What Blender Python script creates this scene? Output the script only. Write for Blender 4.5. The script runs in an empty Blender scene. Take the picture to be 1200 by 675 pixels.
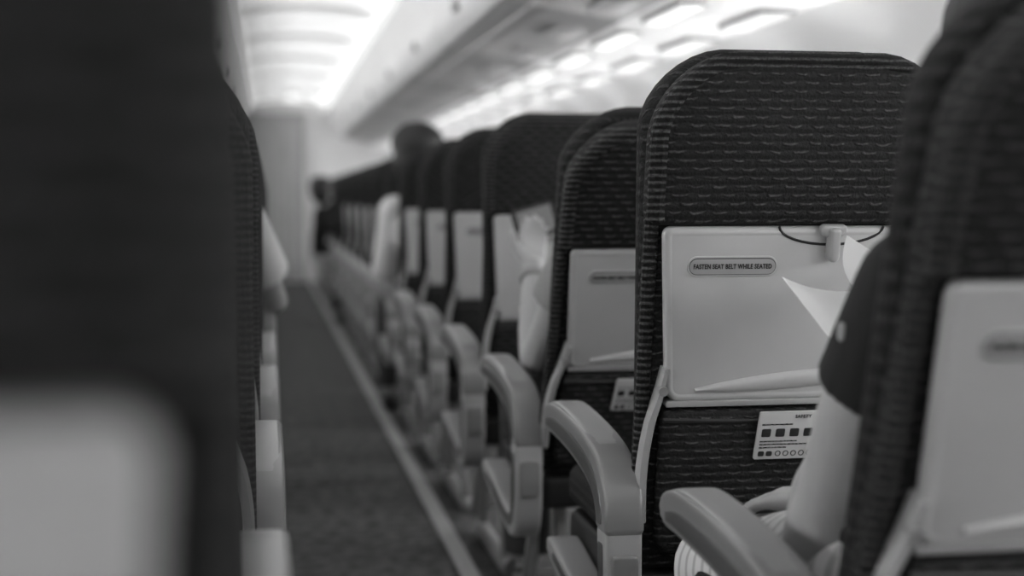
import bpy, bmesh, math, random
from mathutils import Vector, Matrix
random.seed(4)
S = bpy.context.scene
COL = S.collection
try:
    S.view_settings.view_transform = 'Standard'
    S.view_settings.look = 'None'
except Exception: pass
R = math.radians
# ------------------------------------------------------------------ materials
def mat(name, v, rough=.5, emit=0, bump=0, bscale=200, spec=.5, var=0, vscale=6):
    m = bpy.data.materials.new(name); m.use_nodes = True
    nt = m.node_tree; b = nt.nodes['Principled BSDF']
    b.inputs['Base Color'].default_value = (v, v, v, 1)
    b.inputs['Roughness'].default_value = rough
    b.inputs['Specular IOR Level'].default_value = spec
    if emit:
        b.inputs['Emission Color'].default_value = (1, 1, 1, 1)
        b.inputs['Emission Strength'].default_value = emit
    tc = nt.nodes.new('ShaderNodeTexCoord')
    if var:
        n = nt.nodes.new('ShaderNodeTexNoise'); n.inputs['Scale'].default_value = vscale; n.inputs['Detail'].default_value = 6
        nt.links.new(tc.outputs['Object'], n.inputs['Vector'])
        mr = nt.nodes.new('ShaderNodeMapRange')
        mr.inputs['From Min'].default_value = .3; mr.inputs['From Max'].default_value = .7
        mr.inputs['To Min'].default_value = v*(1-var); mr.inputs['To Max'].default_value = v*(1+var)
        nt.links.new(n.outputs['Fac'], mr.inputs['Value'])
        nt.links.new(mr.outputs['Result'], b.inputs['Base Color'])
    if bump:
        n = nt.nodes.new('ShaderNodeTexNoise'); n.inputs['Scale'].default_value = bscale; n.inputs['Detail'].default_value = 3
        nt.links.new(tc.outputs['Object'], n.inputs['Vector'])
        bp = nt.nodes.new('ShaderNodeBump'); bp.inputs['Strength'].default_value = bump; bp.inputs['Distance'].default_value = .002
        nt.links.new(n.outputs['Fac'], bp.inputs['Height']); nt.links.new(bp.outputs['Normal'], b.inputs['Normal'])
    return m

def fabric(name, dark, lite, w=.036, h=.0125, curve=.09, width=.21, gate=-.1, low=.08, jit=.0):
    """woven cloth: rows of short light stitches, staggered row by row, over fine horizontal ribs"""
    m = bpy.data.materials.new(name); m.use_nodes = True
    nt = m.node_tree; N = nt.nodes; L = nt.links; b = N['Principled BSDF']
    b.inputs['Roughness'].default_value = .8; b.inputs['Specular IOR Level'].default_value = .3
    tc = N.new('ShaderNodeTexCoord'); sp = N.new('ShaderNodeSeparateXYZ'); L.new(tc.outputs['Object'], sp.inputs[0])
    def M(op, a, bb=None, c=None):
        n = N.new('ShaderNodeMath'); n.operation = op
        for i, v in enumerate((a, bb, c)):
            if v is None: continue
            if isinstance(v, (int, float)): n.inputs[i].default_value = v
            else: L.new(v, n.inputs[i])
        return n.outputs[0]
    wob = N.new('ShaderNodeTexNoise'); wob.inputs['Scale'].default_value = 38; wob.inputs['Detail'].default_value = 2; L.new(tc.outputs['Object'], wob.inputs['Vector'])
    wv = M('MULTIPLY', M('SUBTRACT', wob.outputs['Fac'], .5), jit)
    x = M('ADD', M('ADD', sp.outputs[0], sp.outputs[1]), M('MULTIPLY', wv, 3.0)); zr = M('DIVIDE', M('ADD', sp.outputs[2], wv), h)
    row = M('FLOOR', zr); v = M('FRACT', zr)
    par = M('MULTIPLY', M('FLOORED_MODULO', row, 2.0), .5)
    ph = M('MULTIPLY', M('ADD', M('DIVIDE', x, w), par), 2*math.pi)
    s = M('COSINE', ph)
    d = M('ABSOLUTE', M('ADD', M('SUBTRACT', v, .52), M('MULTIPLY', s, curve)))
    line = N.new('ShaderNodeMapRange'); line.interpolation_type = 'SMOOTHSTEP'
    for k, q in (('From Min', width), ('From Max', width*.2), ('To Min', 0), ('To Max', 1)): line.inputs[k].default_value = q
    L.new(d, line.inputs['Value'])
    g = N.new('ShaderNodeMapRange'); g.interpolation_type = 'SMOOTHSTEP'
    for k, q in (('From Min', gate-.45), ('From Max', gate+.6), ('To Min', low), ('To Max', 1)): g.inputs[k].default_value = q
    L.new(s, g.inputs['Value'])
    mask = M('MULTIPLY', line.outputs[0], g.outputs[0])
    rib = M('MULTIPLY', M('ADD', M('SINE', M('MULTIPLY', sp.outputs[2], 2*math.pi/h)), 1), .35)
    no = N.new('ShaderNodeTexNoise'); no.inputs['Scale'].default_value = 240; no.inputs['Detail'].default_value = 2; L.new(tc.outputs['Object'], no.inputs['Vector'])
    mr = N.new('ShaderNodeMapRange')
    for k, q in (('From Min', .3), ('From Max', .7), ('To Min', .3), ('To Max', 1.7)): mr.inputs[k].default_value = q
    L.new(no.outputs['Fac'], mr.inputs['Value'])
    big = N.new('ShaderNodeTexNoise'); big.inputs['Scale'].default_value = 14; L.new(tc.outputs['Object'], big.inputs['Vector'])
    val = M('ADD', M('MULTIPLY', mask, lite-dark), M('MULTIPLY', M('ADD', rib, .65), dark))
    val = M('MULTIPLY', val, mr.outputs[0])
    val = M('MULTIPLY', val, M('ADD', M('MULTIPLY', big.outputs['Fac'], .8), .6))
    L.new(val, b.inputs['Base Color'])
    bp = N.new('ShaderNodeBump'); bp.inputs['Strength'].default_value = .9; bp.inputs['Distance'].default_value = .004
    L.new(M('ADD', M('ADD', mask, M('MULTIPLY', rib, .5)), M('MULTIPLY', no.outputs['Fac'], .4)), bp.inputs['Height']); L.new(bp.outputs['Normal'], b.inputs['Normal'])
    return m

def stripes(name, a, c, freq):
    m = bpy.data.materials.new(name); m.use_nodes = True
    nt = m.node_tree; b = nt.nodes['Principled BSDF']; b.inputs['Roughness'].default_value = .9
    tc = nt.nodes.new('ShaderNodeTexCoord'); w = nt.nodes.new('ShaderNodeTexWave'); w.inputs['Scale'].default_value = freq
    w.bands_direction = 'Y'; w.inputs['Distortion'].default_value = 1.5
    cr = nt.nodes.new('ShaderNodeValToRGB'); cr.color_ramp.elements[0].color = (a, a, a, 1); cr.color_ramp.elements[1].color = (c, c, c, 1)
    cr.color_ramp.elements[0].position = .1; cr.color_ramp.elements[1].position = .35
    nt.links.new(tc.outputs['Object'], w.inputs['Vector']); nt.links.new(w.outputs['Fac'], cr.inputs[0]); nt.links.new(cr.outputs[0], b.inputs['Base Color'])
    return m

M_fab = fabric('seat_fabric', .0068, .050, jit=.006)
M_fab2 = fabric('cushion_fabric', .0068, .026, w=.011, h=.020, curve=.1, width=.3, gate=0)
M_pipe = fabric('piping_fabric', .004, .042, w=.05, h=.0105, curve=.04, width=.36, gate=-1, low=1)
M_dark = mat('dark_plastic', .009, .5)
M_table = mat('tray_plastic', .40, .34, bump=.06, bscale=900, var=.04, vscale=10)
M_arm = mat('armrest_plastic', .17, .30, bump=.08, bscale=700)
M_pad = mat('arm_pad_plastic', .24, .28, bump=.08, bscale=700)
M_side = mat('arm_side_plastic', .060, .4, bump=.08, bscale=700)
M_frame = mat('light_plastic', .30, .36, bump=.05, bscale=600)
M_metal = mat('leg_metal', .22, .35)
M_ink = mat('ink', .004, .6)
M_line = mat('placard_outline', .06, .5)
M_grey = mat('placard_grey', .29, .4)
M_paper = mat('paper', .70, .7, bump=.05, bscale=90)
M_label = mat('label_paper', .42, .6, bump=.05, bscale=90)
M_carpet = mat('carpet', .062, .95, bump=.8, bscale=350, var=.75, vscale=24)
M_rail = mat('rail', .30, .45, bump=.1, bscale=80)
M_ceil = mat('ceiling_paint', .88, .5, bump=.03, bscale=60)
M_wall = mat('wall_panel', .90, .5, bump=.05, bscale=80)
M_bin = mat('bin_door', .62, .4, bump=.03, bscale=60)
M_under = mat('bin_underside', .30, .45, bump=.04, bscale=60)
M_bulk = mat('bulkhead', .60, .7, var=.06, vscale=3)
M_curt = mat('curtain_cloth', .30, .85, var=.06, vscale=3)
M_rib = mat('ceiling_seam_glow', .88, .6, bump=.05, bscale=60, emit=.24)  # seam paint with a slight added glow to soften its contrast
M_skin = mat('skin', .32, .5, bump=.12, bscale=220, var=.10, vscale=14)
M_skin2 = mat('skin_pale', .30, .5, bump=.1, bscale=300, var=.06, vscale=20)
M_hair = mat('hair', .007, .6, bump=.8, bscale=160)
M_tee = mat('black_tee', .006, .9, bump=.3, bscale=120)
M_white = mat('white_cloth', .62, .9, bump=.3, bscale=100)
M_lgrey = mat('pale_cloth', .22, .9, bump=.3, bscale=100)
M_pant = mat('dark_trouser', .022, .9, bump=.3, bscale=100)
M_strp = stripes('striped_cloth', .36, .56, 11)
M_eye = mat('eye', .6, .2)
M_lamp = mat('lamp_dome_glow', .9, .5, emit=1.0)
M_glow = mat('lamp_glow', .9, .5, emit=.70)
M_patch = mat('added_patch_glow', .9, .5, emit=.30)  # glow of the added bright patches beside the wall
M_cove = mat('cove_glow', .9, .5, emit=.6)
M_lumi = mat('ceiling_added_glow', .85, .6, emit=.74, bump=.03, bscale=60)  # ceiling is no lamp: glow added to brighten it and light the cabin
M_day = mat('daylight_pane', .9, .5, emit=34)
M_screen = mat('screen', .13, .75, emit=.03)

# ------------------------------------------------------------------ helpers
def link(name, verts, faces, m, parent=None, angle=35, label=None):
    me = bpy.data.meshes.new(name); me.from_pydata([tuple(v) for v in verts], [], faces)
    bm = bmesh.new(); bm.from_mesh(me); bmesh.ops.recalc_face_normals(bm, faces=bm.faces); bm.to_mesh(me); bm.free()
    me.materials.append(m)
    for p in me.polygons: p.use_smooth = True
    try: me.set_sharp_from_angle(angle=R(angle))
    except Exception: pass
    o = bpy.data.objects.new(name, me); COL.objects.link(o)
    if parent: o.parent = parent
    if label: o['label'] = label
    return o

class MB:
    def __init__(s): s.v = []; s.f = []
    def add(s, v, f):
        k = len(s.v); s.v += [tuple(p) for p in v]; s.f += [tuple(i+k for i in q) for q in f]; return s
    def build(s, name, m, parent=None, tf=None, angle=35, label=None):
        v = [tf(*p) for p in s.v] if tf else s.v
        return link(name, v, s.f, m, parent, angle, label)

def rings(rs, cap=True):
    v = []; f = []; n = len(rs[0])
    for r in rs: v += r
    for k in range(len(rs)-1):
        for i in range(n):
            j = (i+1) % n
            f.append((k*n+i, k*n+j, (k+1)*n+j, (k+1)*n+i))
    if cap:
        f.append(tuple(range(n))[::-1]); f.append(tuple(range((len(rs)-1)*n, len(rs)*n)))
    return v, f

def rrect(x0, x1, z0, z1, rt, rb, ins=0, n=8):
    x0 += ins; x1 -= ins; z0 += ins; z1 -= ins
    rt = max(rt-ins, .002); rb = max(rb-ins, .002)
    out = []
    for cx, cz, r, a0 in ((x1-rt, z1-rt, rt, 0), (x0+rt, z1-rt, rt, 90), (x0+rb, z0+rb, rb, 180), (x1-rb, z0+rb, rb, 270)):
        for k in range(n+1):
            a = R(a0+90*k/n); out.append((cx+r*math.cos(a), cz+r*math.sin(a)))
    return out

def slab(x0, x1, z0, z1, rt, rb, d0, d1, b, puff0=0, puff1=0, n=8, warp=None):
    prof = []
    mn = min(x1-x0, z1-z0)/2
    if puff0:
        for t in (.7, .45, .25): prof.append((b+t*(mn-b)*.9, d0-puff0*math.sin(t*math.pi/2)))
    for k in range(5):
        a = R(90*k/4); prof.append((b*(1-math.sin(a)), d0+b*(1-math.cos(a))))
    for k in range(4, -1, -1):
        a = R(90*k/4); prof.append((b*(1-math.sin(a)), d1-b*(1-math.cos(a))))
    if puff1:
        for t in (.25, .45, .7): prof.append((b+t*(mn-b)*.9, d1+puff1*math.sin(t*math.pi/2)))
    rs = []
    for ins, d in prof:
        ring = []
        for (x, z) in rrect(x0, x1, z0, z1, rt, rb, ins, n):
            if warp: x, z = warp(x, z)
            ring.append((x, z, d))
        rs.append(ring)
    return rings(rs)

def box(x0, x1, y0, y1, z0, z1, b=.003):
    v, f = slab(x0, x1, z0, z1, b*1.5, b*1.5, y0, y1, b, n=2)
    return [(x, d, s) for x, s, d in v], f

def catmull(pts, n=5):
    out = []; P = [pts[0]]+list(pts)+[pts[-1]]
    for i in range(1, len(P)-2):
        for k in range(n):
            t = k/n
            out.append(tuple(.5*((2*b)+(-a+c)*t+(2*a-5*b+4*c-d)*t*t+(-a+3*b-3*c+d)*t**3) for a, b, c, d in zip(P[i-1], P[i], P[i+1], P[i+2])))
    out.append(tuple(pts[-1])); return out

def sweep_yz(pts, hw, xc=0, n=16, e=3.2, sm=5):
    P = catmull(pts, sm); rs = []
    def ring(i, k, off):
        a = P[max(i-1, 0)]; c = P[min(i+1, len(P)-1)]
        ty, tz = c[0]-a[0], c[1]-a[1]; l = math.hypot(ty, tz) or 1; ty /= l; tz /= l
        y, z, h = P[i]; y += ty*off; z += tz*off
        r = []
        for q in range(n):
            t = 2*math.pi*(q+.5)/n; cc, ss = math.cos(t), math.sin(t)
            u = hw*k*abs(cc)**(2/e)*(1 if cc >= 0 else -1); w = h*k*abs(ss)**(2/e)*(1 if ss >= 0 else -1)
            r.append((xc+u, y-tz*w, z+ty*w))
        return r
    h0, h1 = min(P[0][2], .02)*.5, min(P[-1][2], .02)*.5
    rs += [ring(0, .65, -h0), ring(0, .90, -h0*.7)]
    for i in range(len(P)): rs.append(ring(i, 1, 0))
    rs += [ring(len(P)-1, .90, h1*.7), ring(len(P)-1, .65, h1)]
    return rings(rs)

def tube(p, r, n=8):
    p = [Vector(q) for q in p]; rs = []
    for i, q in enumerate(p):
        t = (p[min(i+1, len(p)-1)]-p[max(i-1, 0)]).normalized()
        a = t.cross(Vector((.3, .2, .93)))
        if a.length < .05: a = t.cross(Vector((1, 0, 0)))
        a.normalize(); b = t.cross(a)
        rs.append([tuple(q+(a*math.cos(2*math.pi*k/n)+b*math.sin(2*math.pi*k/n))*r) for k in range(n)])
    return rings(rs)

def tag(o, label=None, cat=None, group=None, kind=None):
    if label: o['label'] = label
    if cat: o['category'] = cat
    if group: o['group'] = group
    if kind: o['kind'] = kind
    return o
def empty(name, loc=(0, 0, 0)):
    o = bpy.data.objects.new(name, None); o.empty_display_size = .1; o.location = loc; COL.objects.link(o); return o
KIDS = {}
def copy_tree(o, p=None):
    c = o.copy(); COL.objects.link(c)
    if p: c.parent = p
    for ch in KIDS.get(o.name, []): copy_tree(ch, c)
    return c
def index_kids(o):
    KIDS[o.name] = list(o.children)
    for c in o.children: index_kids(c)

def text_mesh(body, size, bold=0):
    cu = bpy.data.curves.new('lettering', 'FONT'); cu.body = body; cu.size = size; cu.align_x = 'CENTER'; cu.align_y = 'CENTER'
    cu.extrude = .0003; cu.offset = bold; cu.space_character = 1.08
    o = bpy.data.objects.new('tmp', cu); COL.objects.link(o)
    bpy.context.view_layer.update()
    me = bpy.data.meshes.new_from_object(o.evaluated_get(bpy.context.evaluated_depsgraph_get()))
    v = [tuple(q.co) for q in me.vertices]; f = [tuple(p.vertices) for p in me.polygons]
    bpy.data.objects.remove(o); bpy.data.meshes.remove(me)
    return v, f
def fitw(t, w, hk=1.0):
    v, f = t; x0 = min(p[0] for p in v); x1 = max(p[0] for p in v); k = w/(x1-x0); c = (x0+x1)/2
    return [((x-c)*k, y*k*hk, z) for x, y, z in v], f
TX1 = fitw(text_mesh('FASTEN SEAT BELT WHILE SEATED', .0088, .00028), .121, 1.36)
TX2 = fitw(text_mesh('SAFETY', .0085, .0001), .026, 1.0)

# ------------------------------------------------------------------ people (built first, the scene is still light)
def bake(bm, name, vox, smooth, mtl, parent=None):
    me = bpy.data.meshes.new(name); bm.to_mesh(me); bm.free()
    o = bpy.data.objects.new(name, me); COL.objects.link(o)
    r = o.modifiers.new('r', 'REMESH'); r.mode = 'VOXEL'; r.voxel_size = vox
    s = o.modifiers.new('s', 'SMOOTH'); s.factor = .5; s.iterations = smooth
    bpy.context.view_layer.update()
    me2 = bpy.data.meshes.new_from_object(o.evaluated_get(bpy.context.evaluated_depsgraph_get()))
    o.modifiers.clear(); o.data = me2; bpy.data.meshes.remove(me); me2.name = name
    me2.materials.clear(); me2.materials.append(mtl)
    for p in me2.polygons: p.use_smooth = True
    if parent: o.parent = parent
    return o
def ball(bm, c, r):
    r = r if isinstance(r, (tuple, list)) else (r, r, r)
    bmesh.ops.create_uvsphere(bm, u_segments=20, v_segments=12, radius=1, matrix=Matrix.Translation(c) @ Matrix.Diagonal((*r, 1)))
def limb(bm, p0, r0, p1, r1, b0=True, b1=True):
    p0 = Vector(p0); p1 = Vector(p1); d = p1-p0
    q = d.to_track_quat('Z', 'Y').to_matrix().to_4x4()
    bmesh.ops.create_cone(bm, cap_ends=True, segments=20, radius1=r0, radius2=r1, depth=d.length, matrix=Matrix.Translation((p0+p1)/2) @ q)
    if b0: ball(bm, p0, r0)
    if b1: ball(bm, p1, r1)
def hand(bm, w, f, n, thumb, curl):
    w = Vector(w); f = Vector(f).normalized(); n = Vector(n); n = (n-f*n.dot(f)).normalized(); s = f.cross(n)*thumb
    for t in (-.026, -.009, .009, .026):
        limb(bm, w+f*.008+s*t*.6, .015, w+f*.085+s*t, .0115)
    for t, L in ((.030, .070), (.010, .078), (-.010, .072), (-.029, .056)):
        p = w+f*.085+s*t; a = 0; r = .0092
        for k, q in enumerate((.45, .30, .25)):
            a += R(curl*(.7 if k == 0 else 1)); d = f*math.cos(a)+n*math.sin(a)
            e = p+d*L*q; limb(bm, p, r, e, r*.93); p = e; r *= .93
    p = w+f*.025+s*.028; d = (f*.6+s*.62+n*.35).normalized()
    limb(bm, p, .013, p+d*.040, .0115); q = p+d*.040; d = (f*.8+s*.2+n*.45).normalized(); limb(bm, q, .0115, q+d*.030, .009)
def make_person(loc, J, label, shirt, pants, skin, vox=.0065, sleeve=.55, hand_spec=None, watch=None, slr=1.0, arm=1.0, bighair=0):
    P = dict(pelvis=(0, 0, .60), chest=(0, -.11, .84), neck=(0, -.135, 1.0), head=(0, -.115, 1.135),
             sl=(-.155, -.12, .925), el=(-.16, .02, .62), wl=(-.05, .14, .78), sr=(.155, -.12, .925), er=(.20, .0, .64), wr=(-.01, .17, .64),
             hl=(-.09, .01, .585), kl=(-.150, .41, .505), al=(-.15, .37, .12), hr=(.09, .01, .585), kr=(.13, .41, .52), ar=(.13, .37, .12))
    P.update(J); P = {k: Vector(v) for k, v in P.items()}
    root = empty('person', loc); tag(root, label, 'person')
    b = bmesh.new()
    ball(b, P['pelvis'], (.15, .105, .10)); limb(b, P['pelvis'], .11, P['chest'], .115); ball(b, P['chest'], (.145, .10, .13))
    limb(b, P['chest']+Vector((0, 0, .06)), .08, P['neck'], .055); limb(b, P['neck'], .055, P['head']+Vector((0, 0, -.04)), .05)
    for s_, e_, w_ in (('sl', 'el', 'wl'), ('sr', 'er', 'wr')):
        limb(b, P['chest']+Vector((0, 0, .07)), .060, P[s_], .050)
        m1 = P[s_].lerp(P[e_], .45); m2 = P[s_].lerp(P[e_], .80)
        limb(b, P[s_], .050, m1, .044*arm); limb(b, m1, .044*arm, m2, .037*arm); limb(b, m2, .037*arm, P[e_], .036*arm)
        mid = P[e_].lerp(P[w_], .3); limb(b, P[e_], .036*arm, mid, .040*arm); limb(b, mid, .040*arm, P[w_], .025)
    for h_, k_, a_ in (('hl', 'kl', 'al'), ('hr', 'kr', 'ar')):
        limb(b, P[h_], .080, P[k_], .054); limb(b, P[k_], .052, P[a_], .036)
        ball(b, P[a_]+Vector((0, .0, -.06)), (.036, .045, .04)); limb(b, P[a_]+Vector((0, 0, -.07)), .036, P[a_]+Vector((0, .12, -.085)), .03)
    hs = hand_spec or dict(l=((.3, .4, .5), (.6, .3, -.4), 1, 40), r=((-.6, .5, -.1), (0, 0, -1), -1, 20))
    hand(b, P['wl'], *hs['l']); hand(b, P['wr'], *hs['r'])
    H = P['head']
    ball(b, H+Vector((0, -.01, .03)), (.074, .092, .086)); ball(b, H+Vector((0, .022, -.035)), (.056, .066, .070))
    ball(b, H+Vector((0, .075, -.085)), (.026, .02, .02)); limb(b, H+Vector((0, .080, .015)), .009, H+Vector((0, .102, -.022)), .013)
    ball(b, H+Vector((0, .088, -.052)), (.022, .009, .006)); ball(b, H+Vector((0, .086, -.062)), (.019, .009, .006))
    for s_ in (-1, 1):
        ball(b, H+Vector((s_*.076, -.005, -.005)), (.008, .018, .030)); limb(b, H+Vector((s_*.018, .083, .022)), .008, H+Vector((s_*.045, .070, .020)), .008)
    bake(b, 'body', vox, 4, skin, root)
    for s_ in (-1, 1):
        bb = bmesh.new(); ball(bb, H+Vector((s_*.03, .076, .004)), .0115)
        me = bpy.data.meshes.new('eye'); bb.to_mesh(me); bb.free(); me.materials.append(M_eye); o = bpy.data.objects.new('eye', me); COL.objects.link(o); o.parent = root
    b = bmesh.new(); ball(b, H+Vector((0, -.024, .042)), (.088, .098, .092)); ball(b, H+Vector((0, -.055, -.01)), (.076, .065, .075))
    for q in range(10):
        ball(b, H+Vector((.05*math.cos(q*2.4), -.03+.05*math.sin(q*2.4), .098+.008*math.sin(q*5))), .028)
    if bighair:
        ball(b, H+Vector((0, -.04, .045)), (.118, .10, .095)); ball(b, H+Vector((0, -.06, -.03)), (.112, .07, .09))
    bake(b, 'hair', vox, 3, M_hair, root)
    b = bmesh.new(); ball(b, P['pelvis']+Vector((0, 0, .03)), (.162, .118, .10)); limb(b, P['pelvis'], .12, P['chest'], .128); ball(b, P['chest'], (.158, .113, .14))
    limb(b, P['chest']+Vector((0, 0, .06)), .092, P['neck']+Vector((0, 0, -.015)), .066, b1=False)
    for s_, e_, w_ in (('sl', 'el', 'wl'), ('sr', 'er', 'wr')):
        limb(b, P['chest']+Vector((0, 0, .07)), .078, P[s_], .068*slr)
        if sleeve <= 1:
            limb(b, P[s_], .068*slr, P[s_].lerp(P[e_], sleeve), .075*slr, b1=False)
        else:
            limb(b, P[s_], .066*slr, P[e_], .052); limb(b, P[e_], .052, P[e_].lerp(P[w_], sleeve-1), .042, b1=False)
    bake(b, 'shirt', vox, 2, shirt, root)
    b = bmesh.new(); ball(b, P['pelvis']+Vector((0, 0, -.01)), (.165, .125, .095))
    for h_, k_, a_ in (('hl', 'kl', 'al'), ('hr', 'kr', 'ar')):
        limb(b, P[h_], .090, P[k_], .066); limb(b, P[k_], .066, P[a_], .060, b1=False)
    bake(b, 'trousers', vox, 2, pants, root)
    for a_ in ('al', 'ar'):
        b = bmesh.new(); A = P[a_]; limb(b, A+Vector((0, -.02, -.07)), .045, A+Vector((0, .13, -.08)), .038)
        bake(b, 'shoe', vox, 2, M_dark, root)
    if watch:
        w_, e_, mt = watch
        w = P[w_].lerp(P[e_], .12); d = (P[e_]-P[w_]).normalized(); q = d.to_track_quat('Z', 'Y').to_matrix()
        m = MB(); m.add(*rings([[tuple(w+q @ Vector((r_*math.cos(k*math.pi/10), r_*math.sin(k*math.pi/10), z))) for k in range(20)] for r_, z in ((.029, -.010), (.033, -.008), (.033, .008), (.029, .010))])); m.build('wristwatch', mt, root)
    return root

p1 = make_person((.785, 1.52, 0), dict(sl=(-.110, -.125, .905), el=(-.142, .045, .590), wl=(-.045, .15, .775), er=(.17, .02, .66), wr=(-.062, .195, .618), kl=(-.150, .41, .475), hl=(-.09, .01, .565)),
            'seated passenger in black t-shirt and pale striped trousers reading a booklet', M_tee, M_strp, M_skin, .006, .36, watch=('wr', 'er', M_frame), slr=1.0, arm=1.42)
m = MB(); v, f = slab(-.008, .008, -.010, .010, .006, .006, 0, .004, .001, n=4); m.add([(-.187+d, -.098+x, .860+s) for x, s, d in v], f); m.build('sleeve_mark', M_frame, p1)
make_person((.785, 3.08, 0), dict(chest=(0, -.10, .80), neck=(.01, -.10, .94), sl=(-.130, -.11, .875), sr=(.14, -.11, .875), el=(-.195, .05, .64), wl=(-.160, .24, .84), head=(.02, -.045, 1.035)), 'seated passenger in a grey short-sleeved top holding a tablet, ahead of the focused seat', M_lgrey, M_pant, M_skin2, .007, .40,
            hand_spec=dict(l=((.1, .7, .5), (.2, -.6, .6), -1, 25), r=((-.6, .5, -.1), (0, 0, -1), -1, 20)), watch=('wl', 'el', M_metal), arm=.92, slr=.88)
make_person((.72, 6.30, 0), dict(chest=(-.04, -.08, .88), neck=(-.06, -.10, 1.06), head=(-.07, -.08, 1.20), sl=(-.17, -.08, .95), el=(-.21, .0, .70), wl=(-.05, .2, .66), sr=(.11, -.1, .97)), 'seated dark-haired passenger in a white top whose head rises above the seats', M_white, M_pant, M_skin, .008, 1.4, bighair=1)
make_person((-.265, 4.60, 0), dict(sr=(.170, -.10, .965), er=(.285, .06, .675), wr=(.10, .20, .66), wl=(-.02, .2, .66), el=(-.2, .02, .64), kr=(.15, .41, .53)), 'seated passenger in white, bent elbow sticking into the aisle from the left seats', M_white, M_pant, M_skin2, .009, .72, slr=1.15, arm=1.2)
make_person((.72, 11.05, 0), dict(chest=(-.14, -.05, .84), neck=(-.25, -.02, .96), head=(-.31, .0, 1.05), sl=(-.30, -.04, .88), el=(-.33, .05, .62), wl=(-.16, .2, .64), sr=(.02, -.1, .92)), 'distant passenger in dark clothes leaning sideways into the aisle from the right seats', M_tee, M_pant, M_skin, .012, 1.5)

def booklet(label):
    o = empty('booklet')
    OT = Vector((.705, 1.88, .893)); OB = Vector((.712, 1.73, .825)); ST = Vector((.815, 1.88, .872)); SB = ST+(OB-OT)
    RT = Vector((.925, 1.90, .90)); RB = RT+(OB-OT)
    def page(a, b_, c, d, bow, name, n=8):
        v = []; f = []
        nn = (b_-a).cross(d-a).normalized()
        for i in range(n+1):
            for j in range(2):
                p = (a.lerp(d, i/n)) if j == 0 else (b_.lerp(c, i/n))
                v.append(tuple(p+nn*bow*math.sin(math.pi*i/n)))
        k = len(v); v += [tuple(Vector(q)+nn*.0012) for q in v]
        for i in range(n):
            f.append((i*2, i*2+1, i*2+3, i*2+2)); f.append((k+i*2, k+i*2+2, k+i*2+3, k+i*2+1))
        f.append((0, k, k+1, 1)); f.append((2*n, 2*n+1, k+2*n+1, k+2*n))
        for i in range(n):
            f.append((i*2, i*2+2, k+i*2+2, k+i*2)); f.append((i*2+1, k+i*2+1, k+i*2+3, i*2+3))
        return link(name, v, f, M_paper, o, 40)
    page(ST, SB, OB, OT, .008, 'page'); page(ST, SB, RB, RT, .008, 'page')
    page(ST, SB, SB+Vector((.03, .0, .080)), Vector((.800, 1.88, .950)), .012, 'raised_leaf')
    return tag(o, label, 'booklet')
booklet('open white paper booklet held up by the passenger in the black t-shirt')
tb_ = empty('tablet', (.648, 3.42, .948)); tb_.rotation_euler = (R(-20), R(-16), R(-12))
m = MB(); v, f = slab(-.056, .052, -.042, .042, .008, .008, 0, .008, .002, n=4); m.add([(x, d, z) for x, z, d in v], f); m.build('tablet_body', M_dark, tb_)
m = MB(); v, f = slab(-.042, .044, -.033, .033, .002, .002, -.001, .003, .0004, n=2); m.add([(x, d, z) for x, z, d in v], f); m.build('screen', M_screen, tb_)
tag(tb_, 'small dark-rimmed tablet held by the passenger just ahead of the focused seat', 'tablet')

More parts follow.
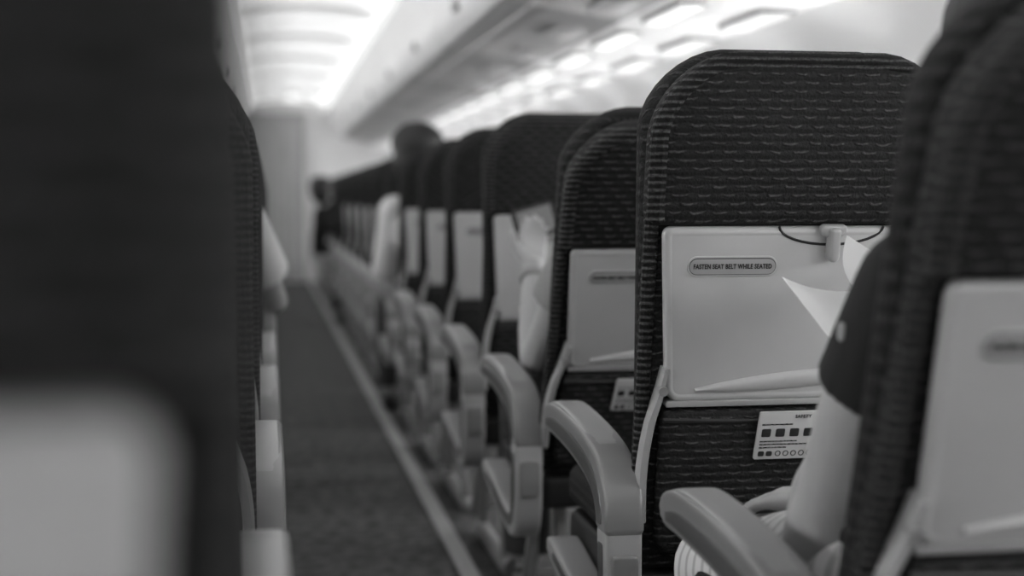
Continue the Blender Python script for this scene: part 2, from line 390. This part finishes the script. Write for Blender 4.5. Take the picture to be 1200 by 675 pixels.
# ------------------------------------------------------------------ the seat
HW = .23
def make_seat(side, deg):
    a = R(deg); ca, sa = math.cos(a), math.sin(a)
    def T(x, s, d): return (x, d*ca-s*sa, .42+s*ca+d*sa)
    root = empty('airplane_seat')
    def arch(x, z):
        k = max(0, (z-.55)/.26); return (x*(1-.05*max(0, (z-.68)/.13)), z-.012*k*(x/.2)**2)
    def wing(x, z):
        x, z = arch(x, z); k = min(1, max(0, (z-.50)/.10)); return (x*(.945+.120*k), z)
    m = MB(); m.add(*slab(-HW, HW, .0, .803, .118, .03, .0, .042, .014, warp=arch))
    m.build('backrest_shell', M_fab, root, T)
    m = MB(); m.add(*slab(-HW+.010, HW-.010, .02, .807, .112, .04, .048, .104, .022, puff1=.020, warp=wing))
    m.build('back_cushion', M_fab2, root, T)
    m = MB(); m.add(*slab(-HW-.003, HW+.003, .552, .808, .118, .016, -.024, .042, .018, puff0=.008, warp=arch))
    hc = m.build('headrest_cover', M_fab, root, T)
    m = MB()
    o = rrect(-HW-.003, HW+.003, .552, .808, .118, .016, .010, 8)
    o = [arch(x, z) for x, z in o]; half = o[:18]
    m.add(*tube([(x, z, -.012) for x, z in [(half[0][0], .56)]+half+[(half[-1][0], .56)]], .0150, 10)); m.build('piping', M_pipe, hc, T)
    for sx in (-1, 1):
        m = MB(); m.add(*tube([(sx*(HW-.006), s, .004) for s in (.03, .2, .4, .56)], .011, 10)); m.build('side_piping', M_pipe, root, T)
    def tp(x, z): return (x*(1-.085*(.551-z)/.27), z)
    m = MB(); m.add(*slab(-.212, .212, .281, .551, .014, .024, -.018, -.001, .007, warp=tp))
    tb = m.build('tray_table', M_table, root, T)
    m = MB(); rs = []
    for ins, d in ((.004, -.0176), (.007, -.0188), (.010, -.0188), (.0135, -.0178)):
        rs.append([(*tp(x, z), d) for x, z in rrect(-.212, .212, .281, .551, .014, .024, ins, 8)])
    v, f = rings(rs, cap=False); m.add(v, f); m.build('tray_rim', M_table, tb, T, 60)
    m = MB()
    rs = []
    for i in range(25):
        t = i/24; x = -.150+.33*t; z = .3010+.024*math.sin(t*math.pi*.5)
        w = .0175*math.sin(math.pi*min(max(t, .02), .97))**.6
        rs.append([(x, z+w*math.cos(q*math.pi/8)*(1 if math.cos(q*math.pi/8) < 0 else .6), -.0172-.0080*max(0, math.sin(q*math.pi/8))) for q in range(16)])
    m.add(*rings(rs)); m.build('moulded_grip', M_table, tb, T, 60)
    m = MB(); m.add(*slab(-.194, .194, .273, .283, .004, .004, -.019, .0, .002)); m.build('hinge_strip', M_frame, tb, T)
    m = MB(); m.add(*slab(-.1730, -.0330, .4765, .5075, .0154, .0154, -.0200, -.017, .0012)); pl = m.build('placard', M_table, tb, T)
    m = MB(); m.add(*slab(-.1705, -.0355, .4790, .5050, .0129, .0129, -.0203, -.019, .0003)); m.build('placard_outline', M_line, pl, T)
    m = MB(); m.add(*slab(-.1694, -.0366, .4801, .5030, .0114, .0114, -.0206, -.019, .0003)); m.build('placard_face', M_grey, pl, T)
    m = MB(); m.add([(x-.103, y+.4917, -.0209-z) for x, y, z in TX1[0]], TX1[1]); m.build('lettering', M_ink, pl, T)
    m = MB(); m.add(*tube([(.048+.082*math.cos(R(180+180*k/16)), .552+.028*math.sin(R(180+180*k/16)), -.018) for k in range(17)], .0022, 6))
    m.build('latch_recess', M_ink, tb, T)
    m = MB(); m.add(*slab(.028, .068, .537, .556, .006, .011, -.032, -.016, .005)); m.add(*slab(.039, .057, .500, .552, .006, .009, -.040, -.018, .006))
    m.build('latch', M_frame, tb, T)
    for sx in (-1, 1):
        m = MB(); pp = catmull([(sx*.196, .335), (sx*.200, .31), (sx*.205, .285), (sx*.215, .25), (sx*.222, .20), (sx*.224, .15), (sx*.222, .09)], 4); rs = []
        for i, (x, z) in enumerate(pp):
            w = .006+.005*min(1, i/12)
            rs.append([(x-w*.7, z, -.018), (x-w*.5, z, -.0255), (x+w*.4, z, -.0255), (x+w*.7, z, -.018), (x+w*.7, z, .0), (x-w*.7, z, .0)])
        m.add(*rings(rs)); m.build('tray_arm', M_frame, root, T)
        m = MB(); m.add(*tube([(sx*.201, .302, -.014), (sx*.201, .302, -.030)], .0075, 12)); m.build('hinge_pin', M_metal, tb, T)
    def sag(x, z): return (x, z-.006*math.cos(x*7)*(1 if z > .2 else 0))
    m = MB(); m.add(*slab(-.200, .200, .035, .268, .012, .03, -.022, .0, .009, puff0=.010, warp=sag)); pk = m.build('seat_pocket', M_fab, root, T)
    m = MB(); m.add(*tube([(-.198+.396*k/10, .256-.006*math.cos((-.198+.396*k/10)*7), -.024) for k in range(11)], .004, 6)); m.build('pocket_hem', M_dark, pk, T)
    rot = R(-5); cx, cz = (-.045, .225) if deg == 27 else (-.002, .230)
    def lab(x, z, d):
        return T(cx+x*math.cos(rot)-z*math.sin(rot), cz+z*math.cos(rot), d)
    m = MB(); m.add(*slab(-.050, .050, -.038, .038, .003, .003, -.0355, -.031, .0005)); sl = m.build('safety_label', M_label, root, lab)
    m = MB(); m.add([(x+.020, y+.030, -.0362-z) for x, y, z in TX2[0]], TX2[1]); m.build('lettering', M_ink, sl, lab)
    m = MB()
    for k in range(4): m.add(*slab(-.043+k*.0225, -.0285+k*.0225, -.002, .011, .001, .001, -.0364, -.035, .0003, n=2))
    for k in range(7):
        if k < 2: m.add(*slab(-.044+k*.013, -.0345+k*.013, -.033, -.025, .001, .001, -.0364, -.035, .0003, n=2))
        else: m.add(*tube([(-.012+(k-2)*.0125+.0040*math.cos(q*math.pi/6), -.0290+.0040*math.sin(q*math.pi/6), -.0358) for q in range(13)], .0007, 4))
    for r_, (x0, x1) in ((.018, (-.044, .0)), (-.009, (-.044, .012)), (-.014, (-.044, .03)), (-.019, (-.044, -.005))):
        x = x0
        while x < x1:
            w = random.uniform(.003, .007); m.add(*slab(x, x+w, r_-.0008, r_+.0008, .0003, .0003, -.0362, -.035, .0002, n=1)); x += w+.0016
    m.build('pictograms', M_ink, sl, lab)
    m = MB(); v, f = slab(-.222, .222, .06, .545, .06, .04, .42, .50, .028, puff1=.018)
    m.add([(x, s, d) for x, s, d in v], f); m.build('seat_cushion', M_fab2, root)
    m = MB(); v, f = slab(-.225, .225, .0, .50, .04, .03, .345, .415, .012); m.add([(x, s, d) for x, s, d in v], f)
    m.build('seat_pan', M_dark, root)
    ax = -.255 if side > 0 else .242
    m = MB(); m.add(*sweep_yz([(.425, .598, .010), (.405, .604, .023), (.34, .608, .028), (.20, .602, .030), (.08, .587, .032), (.010, .566, .035), (-.026, .535, .036), (-.030, .498, .035)], .031, ax, 32, 10))
    ar = m.build('aisle_armrest', M_arm, root, None, 25)
    m = MB(); m.add(*sweep_yz([(.405, .624, .004), (.34, .635, .006), (.20, .630, .006), (.09, .615, .006), (.030, .602, .006), (-.028, .572, .006), (-.054, .540, .005)], .026, ax, 16, 5)); m.build('arm_pad', M_pad, ar)
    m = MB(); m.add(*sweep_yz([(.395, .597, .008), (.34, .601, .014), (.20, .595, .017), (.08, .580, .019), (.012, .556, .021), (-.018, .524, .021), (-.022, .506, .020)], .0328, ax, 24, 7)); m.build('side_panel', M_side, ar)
    m = MB(); m.add(*sweep_yz([(-.028, .492, .034), (-.030, .44, .031), (-.028, .375, .030), (-.004, .322, .029), (.07, .316, .023), (.22, .340, .021), (.36, .363, .020), (.40, .370, .013)], .029, ax, 32, 9))
    sf = m.build('side_frame', M_frame, root, None, 25)
    m = MB(); m.add(*box(ax-.022, ax+.022, -.068, -.05, .385, .462, .006)); m.build('side_cover', M_arm, sf)
    m = MB(); m.add(*sweep_yz([(-.024, .470, .019), (-.026, .42, .020), (-.022, .375, .019), (.004, .330, .017), (.07, .320, .012), (.22, .343, .010), (.34, .361, .009)], .0308, ax, 24, 7)); m.build('side_inlay', M_side, sf)
    ix = -ax
    m = MB(); m.add(*sweep_yz([(.40, .600, .012), (.38, .607, .018), (.28, .612, .020), (.12, .605, .020), (.05, .595, .02)], .022, ix)); m.build('inner_armrest', M_arm, root)
    for lx in (-.16, .16):
        m = MB(); m.add(*sweep_yz([(.36, .35, .018), (.40, .22, .014), (.43, .05, .016)], .014, lx)); m.build('leg', M_metal, root)
        m = MB(); m.add(*sweep_yz([(.10, .35, .020), (.06, .20, .014), (.01, .05, .018)], .014, lx)); m.build('leg', M_metal, root)
        m = MB(); m.add(*sweep_yz([(-.04, .022, .018), (.2, .024, .020), (.46, .022, .018)], .020, lx)); m.build('floor_shoe', M_frame, root)
    sg = 1 if side > 0 else -1
    m = MB(); m.add(*tube([(-.21*sg, .10, .34), (-.215*sg, .22, .12), (-.20*sg, .42, .09), (0, .46, .09), (.2*sg, .44, .10)], .010, 8)); m.build('baggage_bar', M_metal, root)
    m = MB(); v, f = slab(-.024, .024, .0, .30, .003, .003, .0, .003, .001, n=2)
    m.add([(ax*-.55+s*.5-.05, .30+x, .520+d+.004*math.sin(s*20)) for x, s, d in v], f); m.build('seat_belt', M_dark, root)
    index_kids(root)
    return root

ORD = 'first second third fourth fifth sixth seventh eighth ninth tenth eleventh twelfth thirteenth fourteenth fifteenth sixteenth seventeenth eighteenth nineteenth twentieth twenty-first twenty-second twenty-third'.split()
PITCH = .79
RX = .785; LXC = -.251
RY = [1.34+PITCH*k for k in range(20)]
LY = [.50]+[1.20+PITCH*k for k in range(20)]
rdeg = [21, 10, 27, 10, 10, 11, 10, 13, 10, 12]+[10+2*(k % 2) for k in range(10)]
ldeg = [15, 27.5, 23, 12, 10, 12]+[10+3*(k % 2) for k in range(15)]
protos = {}
def seat(side, deg, loc):
    k = (side, deg)
    if k not in protos:
        protos[k] = make_seat(side, deg); o = protos[k]
    else: o = copy_tree(protos[k])
    o.location = loc
    return o
rl = {0: 'large blurred reclined seat at right edge, its passenger reading a paper booklet',
      1: 'sharply focused seat with readable FASTEN SEAT BELT sign and safety sticker on its back',
      2: 'slightly reclined dark seat just ahead of the sharply focused one, tablet holder in it',
      3: 'upright dark seat directly ahead of the tablet holder, fourth from the right edge'}
for k, y in enumerate(RY):
    tag(seat(1, rdeg[k], (RX, y, 0)), rl.get(k, '%s dark seat back on the right of the aisle, counting from the right edge' % ORD[k]), 'airplane seat', 'aisle seats right of the aisle')
ll = {0: 'huge out-of-focus dark seat back with pale tray filling the left edge',
      1: 'blurred reclined dark seat directly ahead of the huge foreground seat on the left'}
for k, y in enumerate(LY):
    tag(seat(-1, ldeg[k], (-.238 if k == 0 else LXC, y, 0)), ll.get(k, '%s seat on the left of the aisle, counting from the huge foreground one' % ORD[k]), 'airplane seat', 'aisle seats left of the aisle')

# ------------------------------------------------------------------ cabin shell
Y0, Y1 = -3.0, 17.6
XC = .25
def shell(name, prof, y0, y1, m, parent=None, angle=35):
    v = []; f = []; n = len(prof)
    for y in (y0, y1):
        for (x, z) in prof: v.append((x, y, z))
    for i in range(n-1): f.append((i, i+1, n+i+1, n+i))
    return link(name, v, f, m, parent, angle)
def st(o): o['kind'] = 'structure'; return o
m = MB(); m.add(*box(-1.6, 2.1, Y0, Y1, -.05, 0, .002)); st(m.build('floor', M_carpet))
m = MB(); m.add(*box(.497, .547, Y0, Y1-.02, .0, .012, .003)); st(m.build('trim_1', M_rail))
m = MB(); m.add(*box(-.047, .003, Y0, Y1-.02, .0, .012, .003)); st(m.build('trim_2', M_rail))
cp = [(XC+.49*math.sin(R(t)), 2.09+.11*math.cos(R(t))) for t in range(-90, 91, 15)]
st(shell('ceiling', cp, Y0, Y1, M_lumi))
st(shell('ceiling', [(-1.2, 2.215), (1.7, 2.215)], Y0, Y1, M_ceil))
wr = [(1.70, 2.16), (1.70, 1.60), (1.80, 1.55), (1.90, 1.44), (1.98, 1.28), (2.03, 1.10), (2.06, .85), (2.06, .5), (2.02, .2), (1.96, -.02)]
st(shell('wall_right', wr, Y0, Y1, M_wall)); st(shell('wall_left', [(.5-x, z) for x, z in wr], Y0, Y1, M_wall))
m = MB(); m.add(*box(-1.6, 2.1, Y1, Y1+.05, 0, 2.25, .002)); st(m.build('wall_front', M_bulk))
m = MB(); m.add(*box(-1.6, 2.1, Y0-.05, Y0, 0, 2.25, .002)); st(m.build('wall_back', M_wall))
k = 1
for y in [Y0+.9+1.58*i for i in range(13)]:
    m = MB(); rs = []
    for t in range(-84, 85, 12):
        x, z = XC+.485*math.sin(R(t)), 2.09+.105*math.cos(R(t))
        rs.append([(x, y-.16, z), (x, y-.12, z-.010), (x, y+.12, z-.010), (x, y+.16, z)])
    m.add(*rings(rs)); k += 1; st(m.build('trim_%d' % (k+1), M_rib))
wn = 1
for sgn in (1, -1):
    for i in range(24):
        y = -1.4+PITCH*i
        def W(x, s, d, y=y, sgn=sgn):
            t = R(19); X = 1.985-s*math.sin(t)-d*math.cos(t)*1; Z = 1.22+s*math.cos(t)-d*math.sin(t)
            return ((X if sgn > 0 else .5-X), y+x, Z)
        m = MB(); out = rrect(-.15, .15, -.20, .20, .11, .11, 0, 6); inn = rrect(-.15, .15, -.20, .20, .11, .11, .035, 6)
        m.add(*rings([[(x, z, .0) for x, z in out], [(x, z, .018) for x, z in out], [(x, z, .022) for x, z in inn], [(x, z, .004) for x, z in inn]], cap=False))
        fr = st(m.build('window_%d' % wn, M_wall, None, W)); wn += 1
        m = MB(); m.add(*slab(-.116, .116, -.166, .166, .075, .075, .002, .006, .001, n=6)); m.build('pane', M_day, fr, W)
def bin_mesh(sgn, y0, y1):
    root = empty('overhead_bin', (0, y0, 0))
    sec = [(.76, 2.155), (.735, 2.05), (.745, 1.90), (.785, 1.76), (.85, 1.685), (1.0, 1.665), (1.24, 1.625), (1.27, 1.70), (1.29, 2.155)]
    mx = lambda x: x if sgn > 0 else .5-x
    L = y1-y0
    def ex(sec, m_, name, a=.004):
        rs = []
        cx = sum(p[0] for p in sec)/len(sec); cz = sum(p[1] for p in sec)/len(sec)
        for yy, k in ((a, .985), (a+.008, 1), (L-a-.008, 1), (L-a, .985)):
            rs.append([(mx(cx+(x-cx)*k), yy, cz+(z-cz)*k) for x, z in sec])
        v, f = rings(rs); return link(name, v, f, m_, root, 50)
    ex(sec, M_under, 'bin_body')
    d = [(.745, 2.13), (.716, 2.05), (.722, 1.90), (.762, 1.76), (.815, 1.70)]
    ds = d+[(x+.022, z+.005) for x, z in d[::-1]]
    dr = ex(ds, M_bin, 'bin_door', .006)
    m = MB(); v, f = box(.742, .775, L/2-.06, L/2+.06, 1.755, 1.80, .004); m.add([(mx(x), y, z) for x, y, z in v], f); m.build('latch', M_rail, dr)
    m = MB(); v, f = box(.90, .915, .02, L-.02, 1.660, 1.674, .002); m.add([(mx(x), y, z) for x, y, z in v], f); m.build('hand_rail', M_rail, root)
    m = MB(); v, f = box(1.08, 1.20, .30, .62, 1.630, 1.650, .003); m.add([(mx(x), y, z) for x, y, z in v], f); m.build('service_panel', M_rail, root)
    m = MB(); v, f = box(1.08, 1.20, 1.09, 1.41, 1.630, 1.650, .003); m.add([(mx(x), y, z) for x, y, z in v], f); m.build('service_panel', M_rail, root)
    index_kids(root); return root
BL = 1.58
for sgn, sd, ys in ((1, 'right', 3.34), (-1, 'left', 4.92)):
    pb = None
    for i in range(13):
        y = ys+BL*i
        if y+BL > Y1-.15: break
        if pb is None: pb = bin_mesh(sgn, y, y+BL); o = pb
        else: o = copy_tree(pb); o.location = (0, y, 0)
        tag(o, '%s closed overhead bin above the %s seats, counting from the top of the photo' % (ORD[i], sd), 'overhead bin', 'overhead bins on the %s' % sd)
for sgn in (1, -1):
    p = [(1.24, 1.628), (1.45, 1.615), (1.72, 1.60)]
    st(shell('trim_%d' % (20+sgn), [((x if sgn > 0 else .5-x), z) for x, z in p], Y0, Y1, M_wall))
for sgn, sd in ((1, 'right'), (-1, 'left')):
    mx = lambda x: x if sgn > 0 else .5-x
    m = MB(); v, f = box(.665, .725, Y0+.05, Y1-.1, 2.080, 2.090, .003); m.add([(mx(x), y, z) for x, y, z in v], f)
    tag(m.build('cove_light', M_cove), 'long glowing light strip running along the top of the %s overhead bins' % sd, 'light strip', 'cove lights')
for kind, X, Z, w, l, mt in (('reading_light', 1.335, 1.618, .035, .22, M_glow), ('wall_wash_light', 1.62, 1.600, .05, .20, M_patch)):  # row by the wall: glowing panels added to imitate bright streaks of light
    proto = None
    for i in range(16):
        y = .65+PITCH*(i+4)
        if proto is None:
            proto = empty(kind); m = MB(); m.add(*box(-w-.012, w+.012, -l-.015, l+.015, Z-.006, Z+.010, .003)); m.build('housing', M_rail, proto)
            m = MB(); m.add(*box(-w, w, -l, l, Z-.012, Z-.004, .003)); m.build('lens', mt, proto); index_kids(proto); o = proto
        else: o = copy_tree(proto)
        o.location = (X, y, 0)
        tag(o, '%s %s under the right overhead bins, counting from the top' % (ORD[i], 'slim light nearest the bins' if kind[0] == 'r' else 'added glow patch nearest the wall'), 'light', '%s row on the right' % kind.replace('_', ' '))
for X, lb in ((.28, 'small round glowing lamp on the ceiling before the curtain'), (.60, 'small round glowing lamp at ceiling right beside the bins before the bulkhead')):
    o = empty('round_lamp', (X, 15.2, 2.10)); rs = []
    for r_, z in ((.03, .06), (.10, .05), (.11, .02), (.10, 0)): rs.append([(r_*math.cos(q*math.pi/10), r_*math.sin(q*math.pi/10), z) for q in range(20)])
    m = MB(); m.add(*rings(rs)); m.build('base', M_ceil, o); rs = []
    for r_, z in ((.09, .0), (.085, -.03), (.06, -.06), (.02, -.072)): rs.append([(r_*math.cos(q*math.pi/10), r_*math.sin(q*math.pi/10), z) for q in range(20)])
    m = MB(); m.add(*rings(rs)); m.build('dome', M_lamp, o)
    tag(o, lb, 'lamp')
v = []; f = []; n = 90
for i in range(n+1):
    x = -.40+.86*i/n
    for j, z in enumerate((.02, .8, 1.5, 2.02)):
        v.append((x, Y1-.08+.005*math.sin(i*.55+.1*j), z))
for i in range(n):
    for j in range(3): f.append((i*4+j, (i+1)*4+j, (i+1)*4+j+1, i*4+j+1))
cu = empty('curtain', (0, 0, 0)); link('cloth', v, f, M_curt, cu, 80)
m = MB(); m.add(*tube([(-.45, Y1-.08, 2.03), (.50, Y1-.08, 2.03)], .012)); m.build('rail', M_metal, cu)
tag(cu, 'grey curtain closing the far end of the aisle', 'curtain')

# ------------------------------------------------------------------ camera and world
cam = bpy.data.cameras.new('camera'); co = bpy.data.objects.new('camera', cam); COL.objects.link(co)
cam.sensor_width = 36; cam.lens = 50; cam.clip_start = .02
phi = math.atan(103.5/1666.7); th = math.atan(288/1666.7*math.cos(phi))
co.location = (0, 0, 1.0); co.rotation_euler = (math.pi/2-phi, 0, -th)
cam.dof.use_dof = True; cam.dof.focus_distance = 2.11; cam.dof.aperture_fstop = 2.0
S.camera = co
w = bpy.data.worlds.new('world'); w.use_nodes = True; S.world = w
w.node_tree.nodes['Background'].inputs[0].default_value = (.8, .8, .8, 1); w.node_tree.nodes['Background'].inputs[1].default_value = .6
